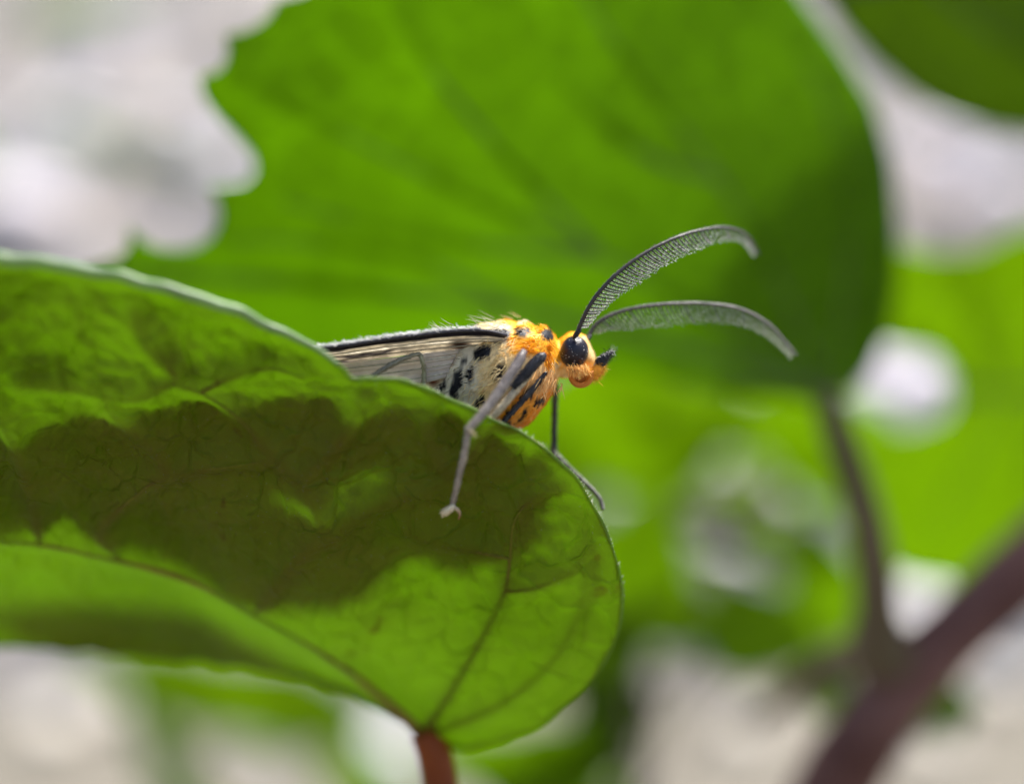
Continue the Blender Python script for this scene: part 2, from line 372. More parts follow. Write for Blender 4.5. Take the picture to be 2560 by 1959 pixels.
VEINS = {'midrib': MID,
         'v1': [(1062, 1832), (1110, 1760), (1170, 1660), (1220, 1570), (1262, 1480), (1275, 1400), (1285, 1310), (1330, 1250), (1400, 1215)],
         'v2': [(640, 1530), (690, 1470), (740, 1410), (800, 1345), (880, 1300), (980, 1255), (1060, 1230), (1120, 1195), (1170, 1155), (1195, 1110), (1190, 1050)],
         'v3': [(822, 1322), (790, 1260), (752, 1205), (700, 1160), (650, 1110), (585, 1040), (500, 985), (440, 965), (435, 940)],
         'v4': [(752, 1205), (800, 1160), (850, 1110), (880, 1062), (905, 1000)],
         'v5': [(300, 1400), (250, 1330), (330, 1250), (420, 1190), (560, 1172), (680, 1155)],
         'v6': [(100, 1365), (85, 1280), (60, 1180), (30, 1100), (-30, 1000), (-60, 900)],
         'v7': [(1062, 1832), (1180, 1790), (1300, 1720), (1400, 1620), (1455, 1510), (1470, 1420)],
         'v8': [(420, 1190), (390, 1130), (350, 1090), (290, 1040), (260, 990)],
         'v9': [(435, 940), (390, 890), (345, 830), (330, 770)], 'v10': [(435, 960), (330, 985), (180, 975), (40, 960)],
         'v11': [(500, 985), (590, 940), (680, 925), (760, 950)],
         'v12': [(1120, 1195), (1080, 1120), (1070, 1060), (1090, 1010)], 'v13': [(1275, 1400), (1180, 1380), (1080, 1360), (1010, 1330)],
         'v14': [(1262, 1480), (1340, 1470), (1420, 1430), (1470, 1370)]}
def near_leaf():
    nu, nv = 520, 130
    top, mid, bot = spline(TOP, nu), spline(MID, nu), spline(BOT, nu)
    # small irregularities of the margin
    a = np.linspace(0, 1, nu); top[:, 1] += 4 * np.sin(a * 110) * np.sin(a * 37) + 1.5 * np.sin(a * 220 + 1); bot[:, 1] += 5 * np.sin(a * 130) * np.sin(a * 23)
    g = loft_leaf(top, mid, bot, nu, nv, None); x, y = g[..., 0], g[..., 1]; k = KN(x, y)
    xw = x + 26 * np.sin(y / 61.) + 14 * np.sin(x / 37. + 1); yw = y + 26 * np.sin(x / 73.) + 14 * np.sin(y / 31.)
    dv = seg_dist(x, y, [spline(v, 30) for v in VEINS.values()])
    e1 = voro_edge(xw, yw * 1.25, 205, 3); e2 = voro_edge(xw * 1.0, yw * 1.3, 68, 5); e3 = voro_edge(xw, yw, 26, 9)
    upper = np.clip((1080 - y) / 260, 0, 1) * np.clip((1300 - x) / 300, 0, 1)
    low = np.clip((y - 1350) / 300, 0, 1)
    h = -(.040 - .016 * upper) * (1 - np.exp(-(dv / 42.) ** 2)) * (1 - .5 * low)
    vk = 1 - np.exp(-(dv / 26.) ** 2)
    h += -vk * (.022 + .006 * upper) * np.clip(e1 / .45, 0, 1) ** .8 * (1 - .6 * low)
    h += -vk * .015 * np.clip(e2 / .4, 0, 1) ** .8 * (1 - .6 * low) - .005 * np.clip(e3 / .4, 0, 1) * (1 - .8 * low)
    h += .012 * np.sin(x / 130. + y / 170.) + .010 * np.sin(x / 47. - y / 83.) * (1 - low)
    # fade the relief at the margins
    j = np.arange(2 * nv - 1); edge = np.clip(np.minimum(j, 2 * nv - 2 - j) / 12., 0, 1); h = h * edge[None]
    off = h.ravel()[:, None] * np.array([(.05, -.74, -.67)])
    o = blade_obj('leaf_blade', g, k, near, M['leaf_near'], .016, nu, 2 * nv - 1, off)
    # bead along the margin; the upper left pale tone paints a sunlit edge
    n = nu
    cut = int(np.argmax((top[:, 0] > 850) & (np.arange(nu) > 100)))
    for nm, ch, r0, mt in (('leaf_margin', top[3:cut], .019, M['rim']), ('leaf_margin', top[cut - 1:-8], .019, M['rim_green']), ('leaf_margin', bot[3:-8], .010, M['vein_soft'])):
        q = ch; kk = KN(q[:, 0], q[:, 1]); path = Pn(np.c_[q, kk])
        pass
        rr = np.full(len(q), r0) * (1 + .2 * np.sin(np.arange(len(q)) * .05) * np.sin(np.arange(len(q)) * .017))
        if r0 > .015:
            rr *= np.interp(q[:, 0], [0, 700, 850, 950, 1300, 1560], [1.1, .85, .5, .40, .30, .36])
            rr *= 1 + .25 * np.sin(q[:, 0] / 13. + 2 * np.sin(q[:, 0] / 41.)) * (q[:, 0] > 850)
        tube(nm, path, rr, mt, o, 8)
    R = {'midrib': (.022, .012), 'v1': (.008, .018), 'v7': (.006, .014)}
    for nm, ln in VEINS.items():
        q = spline(ln, 60); kk = KN(q[:, 0], q[:, 1]) ; path = Pn(np.c_[q, kk]) + np.array((.0, .006, .006))
        e = .012
        if nm == 'midrib': rad = prof([(0, .006), (.5, .014), (.9, .022), (1, .05)], 60)
        elif nm in ('v1', 'v7'): rad = prof([(0, .024), (.1, .013), (.5, .009), (1, .003)], 60)
        else: rad = prof([(0, .009), (.6, .006), (1, .003)], 60)
        tube('midrib' if nm == 'midrib' else 'vein', path, rad, M['vein_red'] if nm == 'midrib' else M['vein_near'], o, 8, bump=.0007)
    # fine hairs along the upper margin
    q = top[(top[:, 0] > 600) & (top[:, 1] < 1500)]; i = rng.integers(0, len(q), 420); c = q[i]
    r = Pn(np.c_[c, KN(c[:, 0], c[:, 1])]); d = np.c_[rng.normal(.25, .5, len(r)), rng.normal(-.2, .4, len(r)), rng.normal(.7, .3, len(r))]
    V, f, cc = blades(r, d, rng.uniform(.008, .028, len(r)), .0011, np.tile((.7, .75, .6), (len(r), 1)))
    ho = link('margin_hairs', mesh(V, f, 'h', cc), o, M['comb'], smooth=False); ho['kind'] = 'stuff'
    # short pale hairs and dust on the underside
    S = Pn(np.stack((x.ravel(), y.ravel(), k.ravel()), 1)) + off; ok = np.where((x.ravel() > 250) & (x.ravel() < 1540) & (y.ravel() > 960) & (y.ravel() < 1480))[0]
    i = rng.choice(ok, 1500); r = S[i] + np.array((0, -.005, -.004)); d = np.c_[rng.normal(0, .7, len(r)), rng.normal(-.45, .2, len(r)), rng.normal(-.2, .6, len(r))]
    V, f, cc = blades(r, d, rng.uniform(.006, .017, len(r)), .0008, np.tile((.34, .34, .20), (len(r), 1)) * rng.uniform(.6, 1.5, (len(r), 1)))
    ho = link('leaf_hairs', mesh(V, f, 'lh', cc), o, M['comb'], smooth=False); ho['kind'] = 'stuff'
    # stalk and the stem it grows from
    p = [P(1062, 1826, 1.16), P(1085, 1880, 1.158), P(1100, 1960, 1.155), P(1112, 2100, 1.15), P(1130, 2500, 1.16), P(1150, 3100, 1.2)]
    n = 60; pt = spline(p, n)
    tube('petiole', pt, prof([(0, .075), (.05, .082), (.3, .075), (.7, .07), (1, .085)], n), M['petiole_red'], near, 16)
    s = spline([pt[-1] + (0, .05, .25), pt[-1] + (0, .1, -.6), pt[-1] + (.3, .3, -9), (.6, 7.6, 12), (.2, 7.2, 0)], 60)
    tube('stem', s, prof([(0, .09), (.1, .13), (1, .35)], 60), M['branch'], near, 14)
    return o
near_blade = near_leaf()

# ---- the shrub behind: branch, big serrated leaf and their neighbours
shrub = thing('leafy_shrub', 'shrub with a purplish brown branch and large translucent serrated leaves behind the moth', 'shrub', (.5, 9.2, 0))
def chain_leaf(name, top, mid, bot, kf, mat, nu=200, nv=40, wav=.03, thick=.02, label=None, veins=(), pet=None, pr=.05, petmat=None, rimmat=None, parent=None):
    parent = parent or shrub
    T, Mi, B = poly(top, nu), spline(mid, nu), poly(bot, nu)
    for c in (T, B):
        for _ in range(2): c[1:-1] = (c[:-2] + 2 * c[1:-1] + c[2:]) / 4
    from mathutils.geometry import delaunay_2d_cdt
    ring = np.vstack((T[:-1], B[::-1][:-1])); nr = len(ring); st_ = 26
    gx, gy = np.meshgrid(np.arange(ring[:, 0].min(), ring[:, 0].max(), st_), np.arange(ring[:, 1].min(), ring[:, 1].max(), st_))
    gp = np.c_[gx.ravel() + rng.uniform(-6, 6, gx.size), gy.ravel() + rng.uniform(-6, 6, gx.size)]
    gp = gp[seg_dist(gp[:, 0], gp[:, 1], [np.vstack((ring, ring[:1]))[::3]]) > 9]
    r = delaunay_2d_cdt([Vector(q) for q in np.vstack((ring, gp))], [], [list(range(nr))], 1, 1e-4)
    q = np.array([tuple(v) for v in r[0]]); x, y = q[:, 0], q[:, 1]; k = kf(x, y)
    dv = seg_dist(x, y, [spline(v, 24) for v in veins] + [spline(mid, 40)])
    h = -wav * (1 - np.exp(-(dv / 70.) ** 2)) + wav * .5 * np.sin(x / 140. + y / 90.)
    V = Pn(np.c_[x, y, k]) + h[:, None] * np.array([(0, -.8, -.6)])
    o = link(name, mesh(V, [tuple(f) for f in r[2]]), parent, mat)
    so = o.modifiers.new('thickness', 'SOLIDIFY'); so.thickness = thick; so.offset = 0
    if label: o['label'] = label
    for i, v in enumerate([mid] + list(veins)):
        q = spline(v, 40); p = Pn(np.c_[q, kf(q[:, 0], q[:, 1])])
        tube('midrib' if i == 0 else 'vein', p, prof([(0, .008), (1, .035)], 40) if i == 0 else prof([(0, .022), (1, .006)], 40), M['vein_soft'], o, 8)
    if pet is not None:
        p = spline([P(*q) for q in pet], 40); tube('petiole', p, pr, petmat or M['petiole'], o, 14)
    return o
KB = lambda x, y: 1.32 + .34 * (x - 240) / 2000 + .19 * (y - 500) / 1000 + .03 * np.sin(x / 330.)
big_top = [(205, 668), (262, 655), (300, 640), (322, 618), (318, 566), (345, 590), (372, 616), (420, 628), (480, 628), (525, 600), (548, 552), (540, 505), (515, 470), (560, 468), (610, 462), (638, 430), (628, 390),
           (590, 345), (545, 300), (505, 250), (494, 205), (505, 190), (540, 184), (562, 160), (568, 125), (556, 92), (600, 86), (650, 66), (680, 30), (690, 5), (760, -10), (830, -70), (950, -110), (1100, -210), (1400, -300), (1700, -270), (1900, -130), (2020, 20), (2110, 140), (2185, 260),
           (2228, 400), (2246, 560), (2246, 700), (2225, 830), (2185, 920), (2130, 980), (2076, 992)]
big_mid = [(205, 668), (500, 690), (900, 720), (1300, 780), (1700, 870), (1950, 950), (2076, 992)]
big_bot = [(205, 668), (330, 760), (500, 850), (700, 930), (900, 960), (1100, 960), (1300, 930), (1450, 915), (1600, 935), (1750, 965), (1900, 990), (2020, 1002), (2076, 992)]
bigv = [[(2076, 992), (1800, 800), (1500, 640), (1150, 480), (850, 330), (580, 180)], [(2076, 992), (1950, 720), (1800, 450), (1600, 200), (1400, -100)], [(2076, 992), (2100, 800), (2120, 550), (2080, 300), (1980, 100)],
        [(1500, 640), (1250, 620), (950, 570), (700, 500)], [(1500, 640), (1300, 430), (1100, 200), (980, 0)], [(1800, 450), (1600, 380), (1400, 200)], [(1950, 950), (1800, 980), (1650, 945)], [(1300, 780), (1050, 650), (800, 610), (560, 600)]]
chain_leaf('leaf', big_top, big_mid, big_bot, KB, M['leaf_big'], 420, 90, .022, .02, 'large serrated leaf glowing green behind the antennae', bigv,
           [(2066, 985, 1.60), (2095, 1080, 1.61), (2135, 1200, 1.63), (2170, 1320, 1.65), (2188, 1440, 1.67), (2195, 1560, 1.70), (2200, 1640, 1.73)], prof([(0, .085), (.1, .10), (.5, .125), (.8, .15), (1, .25)], 40))
# branch
p = spline([P(2960, 1060, 1.80), P(2760, 1240, 1.78), (P(2560, 1425, 1.76)), P(2400, 1570, 1.75), P(2270, 1690, 1.74), P(2150, 1860, 1.74), P(2060, 2010, 1.75), P(1960, 2260, 1.8), P(1900, 2600, 2.0), (.9, 10.5, 20), (.6, 10, 0)], 120)
tube('branch', p, prof([(0, .23), (.1, .265), (.2, .30), (.35, .34), (1, .6)], 120) * (1 + .06 * np.sin(np.arange(120) * .7)), M['branch'], shrub, 20, bump=.006)
p = spline([P(2240, 1640, 1.80), P(2130, 1640, 1.86), P(2040, 1680, 1.95), P(1960, 1750, 2.08), P(1890, 1800, 2.2)], 40)
tube('twig', p, prof([(0, .16), (.4, .13), (1, .05)], 40), M['twig'], shrub, 12)
# leaf in the top right corner
KT = lambda x, y: 1.78 + .12 * (x - 2200) / 500 + .12 * (y - 100) / 500
chain_leaf('leaf', [(2960, -260), (2700, -420), (2400, -430), (2180, -300), (2060, -140), (2030, -20)], [(2960, -260), (2600, -150), (2300, -60), (2030, -20)],
           [(2960, -260), (3000, 0), (2900, 240), (2760, 330), (2600, 352), (2480, 330), (2380, 300), (2280, 245), (2190, 170), (2110, 80), (2060, 0), (2030, -20)], KT, M['leaf_dark'], 160, 40, .04, .02,
           'dark green leaf above the right edge of the large serrated leaf', [[(2300, -60), (2450, 60), (2650, 180)], [(2600, -150), (2750, 0), (2850, 120)]],
           [(2960, -260, 1.9), (3100, -200, 1.9), (3150, 300, 1.85), (3080, 820, 1.82), (2940, 1075, 1.80)], .07)
# bright leaf at the right with a notch
KR = lambda x, y: 2.05 + .30 * (y - 700) / 800 + .15 * (x - 2300) / 500
chain_leaf('leaf', [(2960, 1000), (2980, 700), (2850, 560), (2700, 545), (2560, 580), (2440, 640), (2330, 640), (2240, 620), (2180, 660), (2150, 750), (2170, 850), (2240, 880), (2330, 885), (2372, 930), (2380, 975)],
           [(2960, 1000), (2700, 990), (2500, 980), (2380, 975)],
           [(2960, 1000), (2900, 1200), (2760, 1380), (2560, 1470), (2400, 1475), (2260, 1450), (2160, 1380), (2100, 1300), (2070, 1180), (2090, 1090), (2180, 1075), (2290, 1080), (2360, 1050), (2380, 1010), (2380, 975)], KR, M['leaf_bright'], 220, 46, .05, .02,
           'bright lime leaf at the branch, notched beside the stalk of the large leaf', [[(2500, 980), (2420, 780), (2330, 700)], [(2500, 980), (2400, 1200), (2280, 1350)], [(2600, 985), (2560, 1250), (2480, 1420)], [(2600, 985), (2640, 760), (2700, 620)]],
           [(2960, 1000, 2.24), (2990, 1010, 2.2), (2970, 1040, 1.95), (2930, 1085, 1.80)], .05)

def gen_leaf(A, B, wd, mat, parent, n=(0, -.7, -.7), curl=.12, teeth=9, label=None, roll=0.0, fold=.12, petd=None, thick=.02, nu=70, nv=13):
    """ovate serrated leaf from stalk end A to tip B (world), half width wd"""
    A, B = np.asarray(A, float), np.asarray(B, float); d = B - A; Ln = np.linalg.norm(d); x = d / Ln
    s = np.cross((0, 1, 0), x); s /= np.linalg.norm(s); s = s + np.array((0, -.8, 0)) * s[2]; s = s - x * s.dot(x); s /= np.linalg.norm(s); n = np.cross(x, s)
    if n[1] > 0: n, s = -n, -s
    if roll: n, s = n * math.cos(roll) + s * math.sin(roll), s * math.cos(roll) - n * math.sin(roll)
    u = np.linspace(0, 1, nu); wp = np.sin(np.pi * np.clip(u, 0, 1) ** .72) ** .85 * wd
    wp = wp * (1 + .10 * ((u * teeth * 2) % 1 - .5)) + .004
    j = np.linspace(-1, 1, nv); V = []
    ph = rng.uniform(0, 6)
    for i in range(nu):
        c = A + d * u[i] - n * curl * Ln * (u[i] ** 2)
        V.append(c + s * (wp[i] * j)[:, None] + n * (fold * wp[i] * np.abs(j) ** 1.3 + .02 * Ln * np.sin(u[i] * 14 + j * 2 + ph))[:, None])
    V = np.vstack(V)
    o = link('leaf', mesh(V, grid_faces(nu, nv)), parent, mat)
    so = o.modifiers.new('thickness', 'SOLIDIFY'); so.thickness = thick; so.offset = 0
    if label: o['label'] = label
    mid = np.array([A + d * t - n * curl * Ln * t * t for t in np.linspace(0, .97, 20)])
    tube('midrib', mid, prof([(0, .02 * Ln ** .5), (1, .005)], 20), M['vein_soft'], o, 6)
    if petd is not None:
        tube('petiole', spline([A + x * .03, A * .55 + np.asarray(petd) * .45 + (0, 0, .1), petd], 16), .02 * Ln ** .5 + .015, M['petiole'], o, 8)
    return o
# more leaves of the same shrub, off its twig
T0 = P(1900, 1795, 2.19)
gen_leaf(P(1950, 1680, 2.35), P(1820, 1460, 2.25), .52, M['leaf_dark'], shrub, petd=P(1960, 1748, 2.09))
gen_leaf(P(2260, 1690, 1.95), P(2430, 1880, 2.2), .32, M['leaf_lime'], shrub, petd=P(2270, 1690, 1.80))
gen_leaf(P(2060, 1700, 2.1), P(2140, 1830, 2.3), .25, M['leaf_lime'], shrub, petd=P(2040, 1680, 1.96))
# leaves above, outside the frame, on the same branch
gen_leaf(P(2960, 1060, 1.80), P(3500, 500, 2.0), 1.0, M['leaf_dark'], shrub, petd=P(2955, 1064, 1.80))

# ---- shrubs farther back
def back_shrub(name, label, base, stem_pts, leaves, stem_r):
    t = thing(name, label, 'shrub', (base[0], base[1], 0))
    st = spline([(base[0], base[1], 0)] + [P(*q) for q in stem_pts], 60)
    tube('stem', st, prof([(0, stem_r * 1.6), (1, stem_r * .6)], 60), M['stem'], t, 12, bump=stem_r * .03)
    for (a, b, w_, mt) in leaves:
        A, B = P(*a), P(*b); B = P(b[0], b[1], (A[1] - .75 * (B[2] - A[2])) / D)
        i = np.argmin(np.linalg.norm(st - A, axis=1))
        gen_leaf(A, B, w_, M[mt], t, roll=rng.uniform(-.25, .25), petd=st[max(0, i - 2)], fold=rng.uniform(.05, .2))
    return t
back_shrub('garden_shrub', 'out of focus shrub with a thin dark stem and lime leaves below the moth', (1.55, 17.5), [(1580, 2400, 3.05), (1582, 1960, 3.0), (1575, 1750, 3.0), (1570, 1560, 3.0), (1610, 1360, 3.05), (1760, 1270, 3.0), (1900, 1290, 2.95)], [
    ((1860, 985, 2.7), (1180, 1120, 2.35), .95, 'leaf_lime'), ((1560, 1570, 3.0), (1640, 1225, 3.2), .66, 'leaf_lime'), ((2230, 1140, 2.8), (1840, 1030, 2.8), .75, 'leaf_lime'),
    ((2110, 1610, 2.9), (2020, 1320, 3.1), .50, 'leaf_lime'), ((1590, 1580, 3.1), (1900, 1525, 3.3), .45, 'leaf_far'), ((1990, 1360, 3.2), (1790, 1265, 3.3), .32, 'leaf_far'),
    ((1600, 1540, 2.7), (1330, 1740, 2.3), .60, 'leaf_dark'), ((1600, 1880, 3.0), (1000, 1930, 2.7), .62, 'leaf_lime'), ((1620, 2050, 3.0), (1180, 2020, 2.8), .5, 'leaf_lime'), ((1575, 1680, 3.0), (1470, 1920, 2.8), .55, 'leaf_dark'),
    ((1660, 1320, 3.1), (1440, 1440, 3.0), .62, 'leaf_lime'), ((2000, 1060, 3.3), (1760, 1110, 3.2), .5, 'leaf_lime'), ((1480, 1340, 3.4), (1370, 1600, 3.2), .6, 'leaf_lime'), ((1720, 1345, 3.5), (1540, 1255, 3.4), .40, 'leaf_bright'), ((1980, 1630, 3.4), (1880, 1490, 3.3), .45, 'leaf_lime'), ((2090, 1270, 3.4), (2010, 1090, 3.2), .45, 'leaf_bright'), ((1720, 1590, 3.4), (1620, 1390, 3.2), .50, 'leaf_bright'), ((1930, 1180, 3.6), (1660, 1300, 3.5), .30, 'leaf_bright'), ((2080, 1440, 3.4), (1780, 1340, 3.5), .26, 'leaf_lime'), ((1570, 2000, 4.2), (1060, 1900, 4.4), .95, 'leaf_bright')], .17)
back_shrub('garden_shrub', 'pale green out of focus shrub low behind the leaf with the moth', (-5.5, 27.5), [(420, 3000, 5.0), (430, 2300, 5.0), (440, 1960, 5.0), (600, 1790, 4.9), (860, 1740, 4.8)], [
    ((940, 1790, 4.6), (110, 1690, 4.6), 1.0, 'leaf_far'), ((520, 2060, 5.0), (310, 1760, 5.0), .50, 'leaf_pale'), ((960, 2080, 5.0), (790, 1740, 5.0), .70, 'leaf_far'), ((440, 2300, 5), (560, 2100, 5.2), .7, 'leaf_pale')], .12)
back_shrub('garden_shrub', 'far blurred shrub with narrow leaves beside the serrated leaf edge, before the pale bank', (-17, 38), [(-420, 2600, 6.8), (-400, 1200, 6.8), (-330, 500, 6.8), (-150, 250, 6.8), (60, 40, 6.8)], [
    ((60, 290, 6.6), (560, 470, 6.6), .26, 'leaf_far'), ((20, 60, 6.8), (430, -30, 6.8), .35, 'leaf_far'), ((-150, 240, 6.8), (-20, 480, 6.8), .3, 'leaf_far'), ((-380, 900, 6.8), (-150, 620, 6.8), .6, 'leaf_far')], .2)

GAPS = [(1550, 1260, 75, 70), (1775, 1185, 105, 85), (1970, 1260, 85, 85), (1855, 1420, 105, 100), (2290, 1560, 110, 100), (1750, 1720, 150, 170), (2215, 970, 140, 110)]
fl = []
for yy in range(1020, 1640, 75):
    for xx in range(1400, 2160, 95):
        x0, y0 = xx + rng.uniform(-30, 30), yy + rng.uniform(-25, 25)
        if any(((x0 - g[0]) / (g[2] + 55)) ** 2 + ((y0 - g[1]) / (g[3] + 45)) ** 2 < 1 for g in GAPS): continue
        a = rng.uniform(-2.6, -.5); L_ = 95; kk = rng.uniform(4.6, 5.6)
        fl.append(((x0 - L_ * math.cos(a), y0 - L_ * math.sin(a), kk), (x0 + L_ * math.cos(a), y0 + L_ * math.sin(a), kk), rng.uniform(.42, .62), ('leaf_lime', 'leaf_far', 'leaf_bright')[int(rng.integers(0, 3))]))
back_shrub('garden_shrub', 'far blurred light green shrub dotted with bright gaps, between the leaf stalk and the moth', (7.6, 29), [(2180, 3000, 5.2), (2170, 2200, 5.2), (2150, 1750, 5.2), (2020, 1560, 5.2), (1960, 1380, 5.1), (1920, 1100, 5.1)], fl, .12)

# ------------------------------------------------------------------ the moth
moth = thing('moth', 'orange and black spotted moth with feathery antennae perched on the leaf', 'moth', P(1180, 1200, 1.03))
KC = 1.037
OR, ORD, TAN, CRM, WHT, BLK, BRN = srgb(242, 172, 36), srgb(228, 150, 48), srgb(246, 214, 156), srgb(244, 218, 166), srgb(230, 219, 196), np.array((.010, .010, .016)), srgb(96, 52, 30)
SPOTS = [(1248, 838, 31, 17, 12), (1305, 829, 23, 10, 18), (1370, 838, 18, 11, 32), (1208, 880, 23, 18, 0), (1250, 929, 13, 19, 10), (1142, 958, 13, 42, 14), (1177, 938, 6, 27, 14), (1326, 985, 8, 15, 15), (1347, 1001, 14, 10, -10),
         (1198, 1003, 17, 9, -50), (1310, 1036, 5, 30, 42), (1291, 1012, 5, 60, 40), (1160, 905, 9, 8, 0), (1268, 1062, 14, 10, 40), (1100, 990, 9, 40, 14)]
def body_col(x, y):
    n = len(x); c = np.tile(WHT * .85, (n, 1))
    def mixin(cc, w):
        nonlocal c; w = np.clip(w, 0, 1)[:, None]; c = c * (1 - w) + cc * w
    jx = x + 7 * np.sin(y / 7.) + 4 * np.sin(x / 5. + y / 3.); jy = y + 5 * np.sin(x / 8.)
    mixin(CRM * .9, (jx - 1185) / 25.)
    mixin(TAN, np.clip((jx - 1235) / 30., 0, 1) * np.clip((jy - 880) / 30, 0, 1))
    mixin(OR, np.clip((jx - 1262) / 18., 0, 1) * np.clip((895 - jy + (jx - 1262) * .10) / 16., 0, 1))
    mixin(ORD, np.clip((jy - 955 + (jx - 1300) * .35) / 30., 0, 1) * np.clip((jx - 1215) / 20, 0, 1))
    mixin(CRM * .85, np.clip(1 - np.hypot((jx - 1352) / 34., (jy - 945) / 45.), 0, 1) * 1.8)
    mixin(WHT, np.clip(1 - np.hypot((jx - 1243) / 26., (jy - 812) / 9.), 0, 1) * 2.5)
    mixin(WHT, np.clip(1 - np.hypot((jx - 1325) / 30., (jy - 806) / 7.), 0, 1) * 2.0)
    mixin(OR, np.clip((jx - 1392) / 8., 0, 1) * np.clip((940 - jy) / 20, 0, 1))
    mixin(TAN, np.clip((jx - 1396) / 8., 0, 1) * np.clip((jy - 905) / 20, 0, 1) * .8)
    mixin(CRM * .8 + OR * .15, np.clip((jx - 1456) / 10., 0, 1) * np.clip((910 - jy) / 15, 0, 1) * .8)
    mixin(srgb(110, 50, 40), np.clip(1.3 - seg_dist(x, y, [[(1083, 952), (1105, 925), (1128, 893)]]) / 14., 0, 1))
    for sx, sy, a, b, r in SPOTS:
        r = math.radians(r); dx, dy = jx * .5 + x * .5 - sx, jy * .5 + y * .5 - sy
        q = np.hypot((dx * math.cos(r) + dy * math.sin(r)) / a, (-dx * math.sin(r) + dy * math.cos(r)) / b)
        mixin(BLK, (1.12 - q) * 6)
    return c
def markings(V):
    yc = D * KC; V = V.copy(); V[:, 1] = np.where(V[:, 1] > yc, 2 * yc - V[:, 1], V[:, 1])     # both flanks carry the same markings
    x, y, k = inv(V); return body_col(x, y)
ST = [(700, 960, 702, 985, .03), (780, 935, 790, 1000, .07), (900, 912, 915, 1010, .10), (1000, 894, 1020, 1025, .13), (1090, 866, 1115, 1045, .17), (1160, 828, 1195, 1065, .215), (1225, 808, 1262, 1078, .24), (1290, 805, 1318, 1060, .24), (1335, 815, 1352, 1025, .21),
      (1368, 829, 1380, 985, .165), (1394, 853, 1397, 948, .10), (1406, 846, 1408, 946, .095), (1425, 832, 1424, 948, .108), (1447, 830, 1446, 944, .112), (1467, 846, 1468, 936, .10), (1481, 872, 1483, 926, .07), (1488, 893, 1489, 910, .035)]
def moth_body():
    st = spline(ST, 150); ns = 56; v = []; a = np.arange(ns) * 2 * math.pi / ns
    for tx, ty, bx, by, hw in st:
        t, b = P(tx, ty, KC), P(bx, by, KC); c = (t + b) / 2; up = (t - b) / 2
        ca, sa = np.cos(a), np.sin(a)
        v.append(c + np.sign(ca)[:, None] * (np.abs(ca) ** .9)[:, None] * up + (np.sign(sa) * np.abs(sa) ** .85 * hw)[:, None] * np.array((0, 1, 0)))
    v = np.vstack(v)
    f = grid_faces(len(st), ns, True); f.append(tuple(range(ns))[::-1]); f.append(tuple(range((len(st) - 1) * ns, len(st) * ns)))
    # tufty relief: collar, shoulder lobes, folds
    x, y, k = inv(v); C = np.repeat(np.array([(P(s[0], s[1], KC) + P(s[2], s[3], KC)) / 2 for s in st]), ns, axis=0); nrm = v - C; nrm /= np.linalg.norm(nrm, axis=1)[:, None] + 1e-9
    g = lambda cx, cy, r, h: h * np.exp(-((x - cx) ** 2 + (y - cy) ** 2) / r ** 2)
    h = g(1375, 842, 24, .022) + g(1310, 835, 30, .015) + g(1250, 842, 28, .03) + g(1335, 860, 24, .02) - g(1345, 828, 9, .012) + g(1255, 900, 40, .02) + g(1210, 880, 26, .02) + .004 * np.sin(x / 9. + y / 13.)
    h += -.012 * np.exp(-(seg_dist(x, y, [[(1395, 860), (1385, 900), (1395, 950)]]) / 9) ** 2)
    v = v + nrm * h[:, None]
    me = mesh(v, f, 'body', markings(v)); o = link('body', me, moth, M['body'])
    # scales and fur over the body
    F = np.array([q for q in f if len(q) == 4]); q = v[F]; area = np.linalg.norm(np.cross(q[:, 1] - q[:, 0], q[:, 3] - q[:, 0]), axis=1)
    cx = inv(q.mean(1))[0]; area = area * np.where(cx > 1395, 1.9, np.where(cx < 1050, .25, 1.0))
    n = 30000; i = rng.choice(len(F), n, p=area / area.sum()); r1, r2 = rng.random((n, 1)), rng.random((n, 1))
    qq = q[i]; root = (qq[:, 0] * (1 - r1) + qq[:, 1] * r1) * (1 - r2) + (qq[:, 3] * (1 - r1) + qq[:, 2] * r1) * r2
    nn = np.cross(qq[:, 1] - qq[:, 0], qq[:, 3] - qq[:, 0]); nn /= np.linalg.norm(nn, axis=1)[:, None] + 1e-12
    cen = np.repeat(np.array([(P(s[0], s[1], KC) + P(s[2], s[3], KC)) / 2 for s in st[:-1]]), ns, axis=0)[i]
    nn *= np.sign((nn * (root - cen)).sum(1))[:, None]
    px, py, kk = inv(root); head = px > 1395
    flow = np.c_[-np.ones(n), np.zeros(n), -.25 - .6 * np.clip((py - 880) / 100., 0, 1)] + np.c_[.5 * np.sin(px / 21. + py / 17.), np.zeros(n), .5 * np.sin(px / 16. - py / 23.)]
    flow[head] = np.c_[np.where(px[head] > 1440, .4, -.8), np.zeros(head.sum()), -.9 + 0 * px[head]]
    dr = flow - nn * (flow * nn).sum(1)[:, None]; dr /= np.linalg.norm(dr, axis=1)[:, None] + 1e-9
    lift = np.where(head, .15, .18) + .08 * rng.normal(size=n)
    d = dr + nn * lift[:, None] + rng.normal(0, .11, (n, 3))
    top = (py < 825) & (px < 1345)
    L = np.where(head, .013, np.where(py > 985, .018, np.where(px < 1262, .024, .019))) * rng.uniform(.6, 1.4, n)
    cc = markings(root) * rng.uniform(.72, 1.25, (n, 1)) + .004
    V, ff, c2 = blades(root - nn * .002, d, L, np.where(head, .0017, .0021), np.clip(cc * 1.08, 0, .97), -nn * .25)
    fo = link('fur', mesh(V, ff, 'fur', c2), o, M['fur'], smooth=False); fo['kind'] = 'stuff'
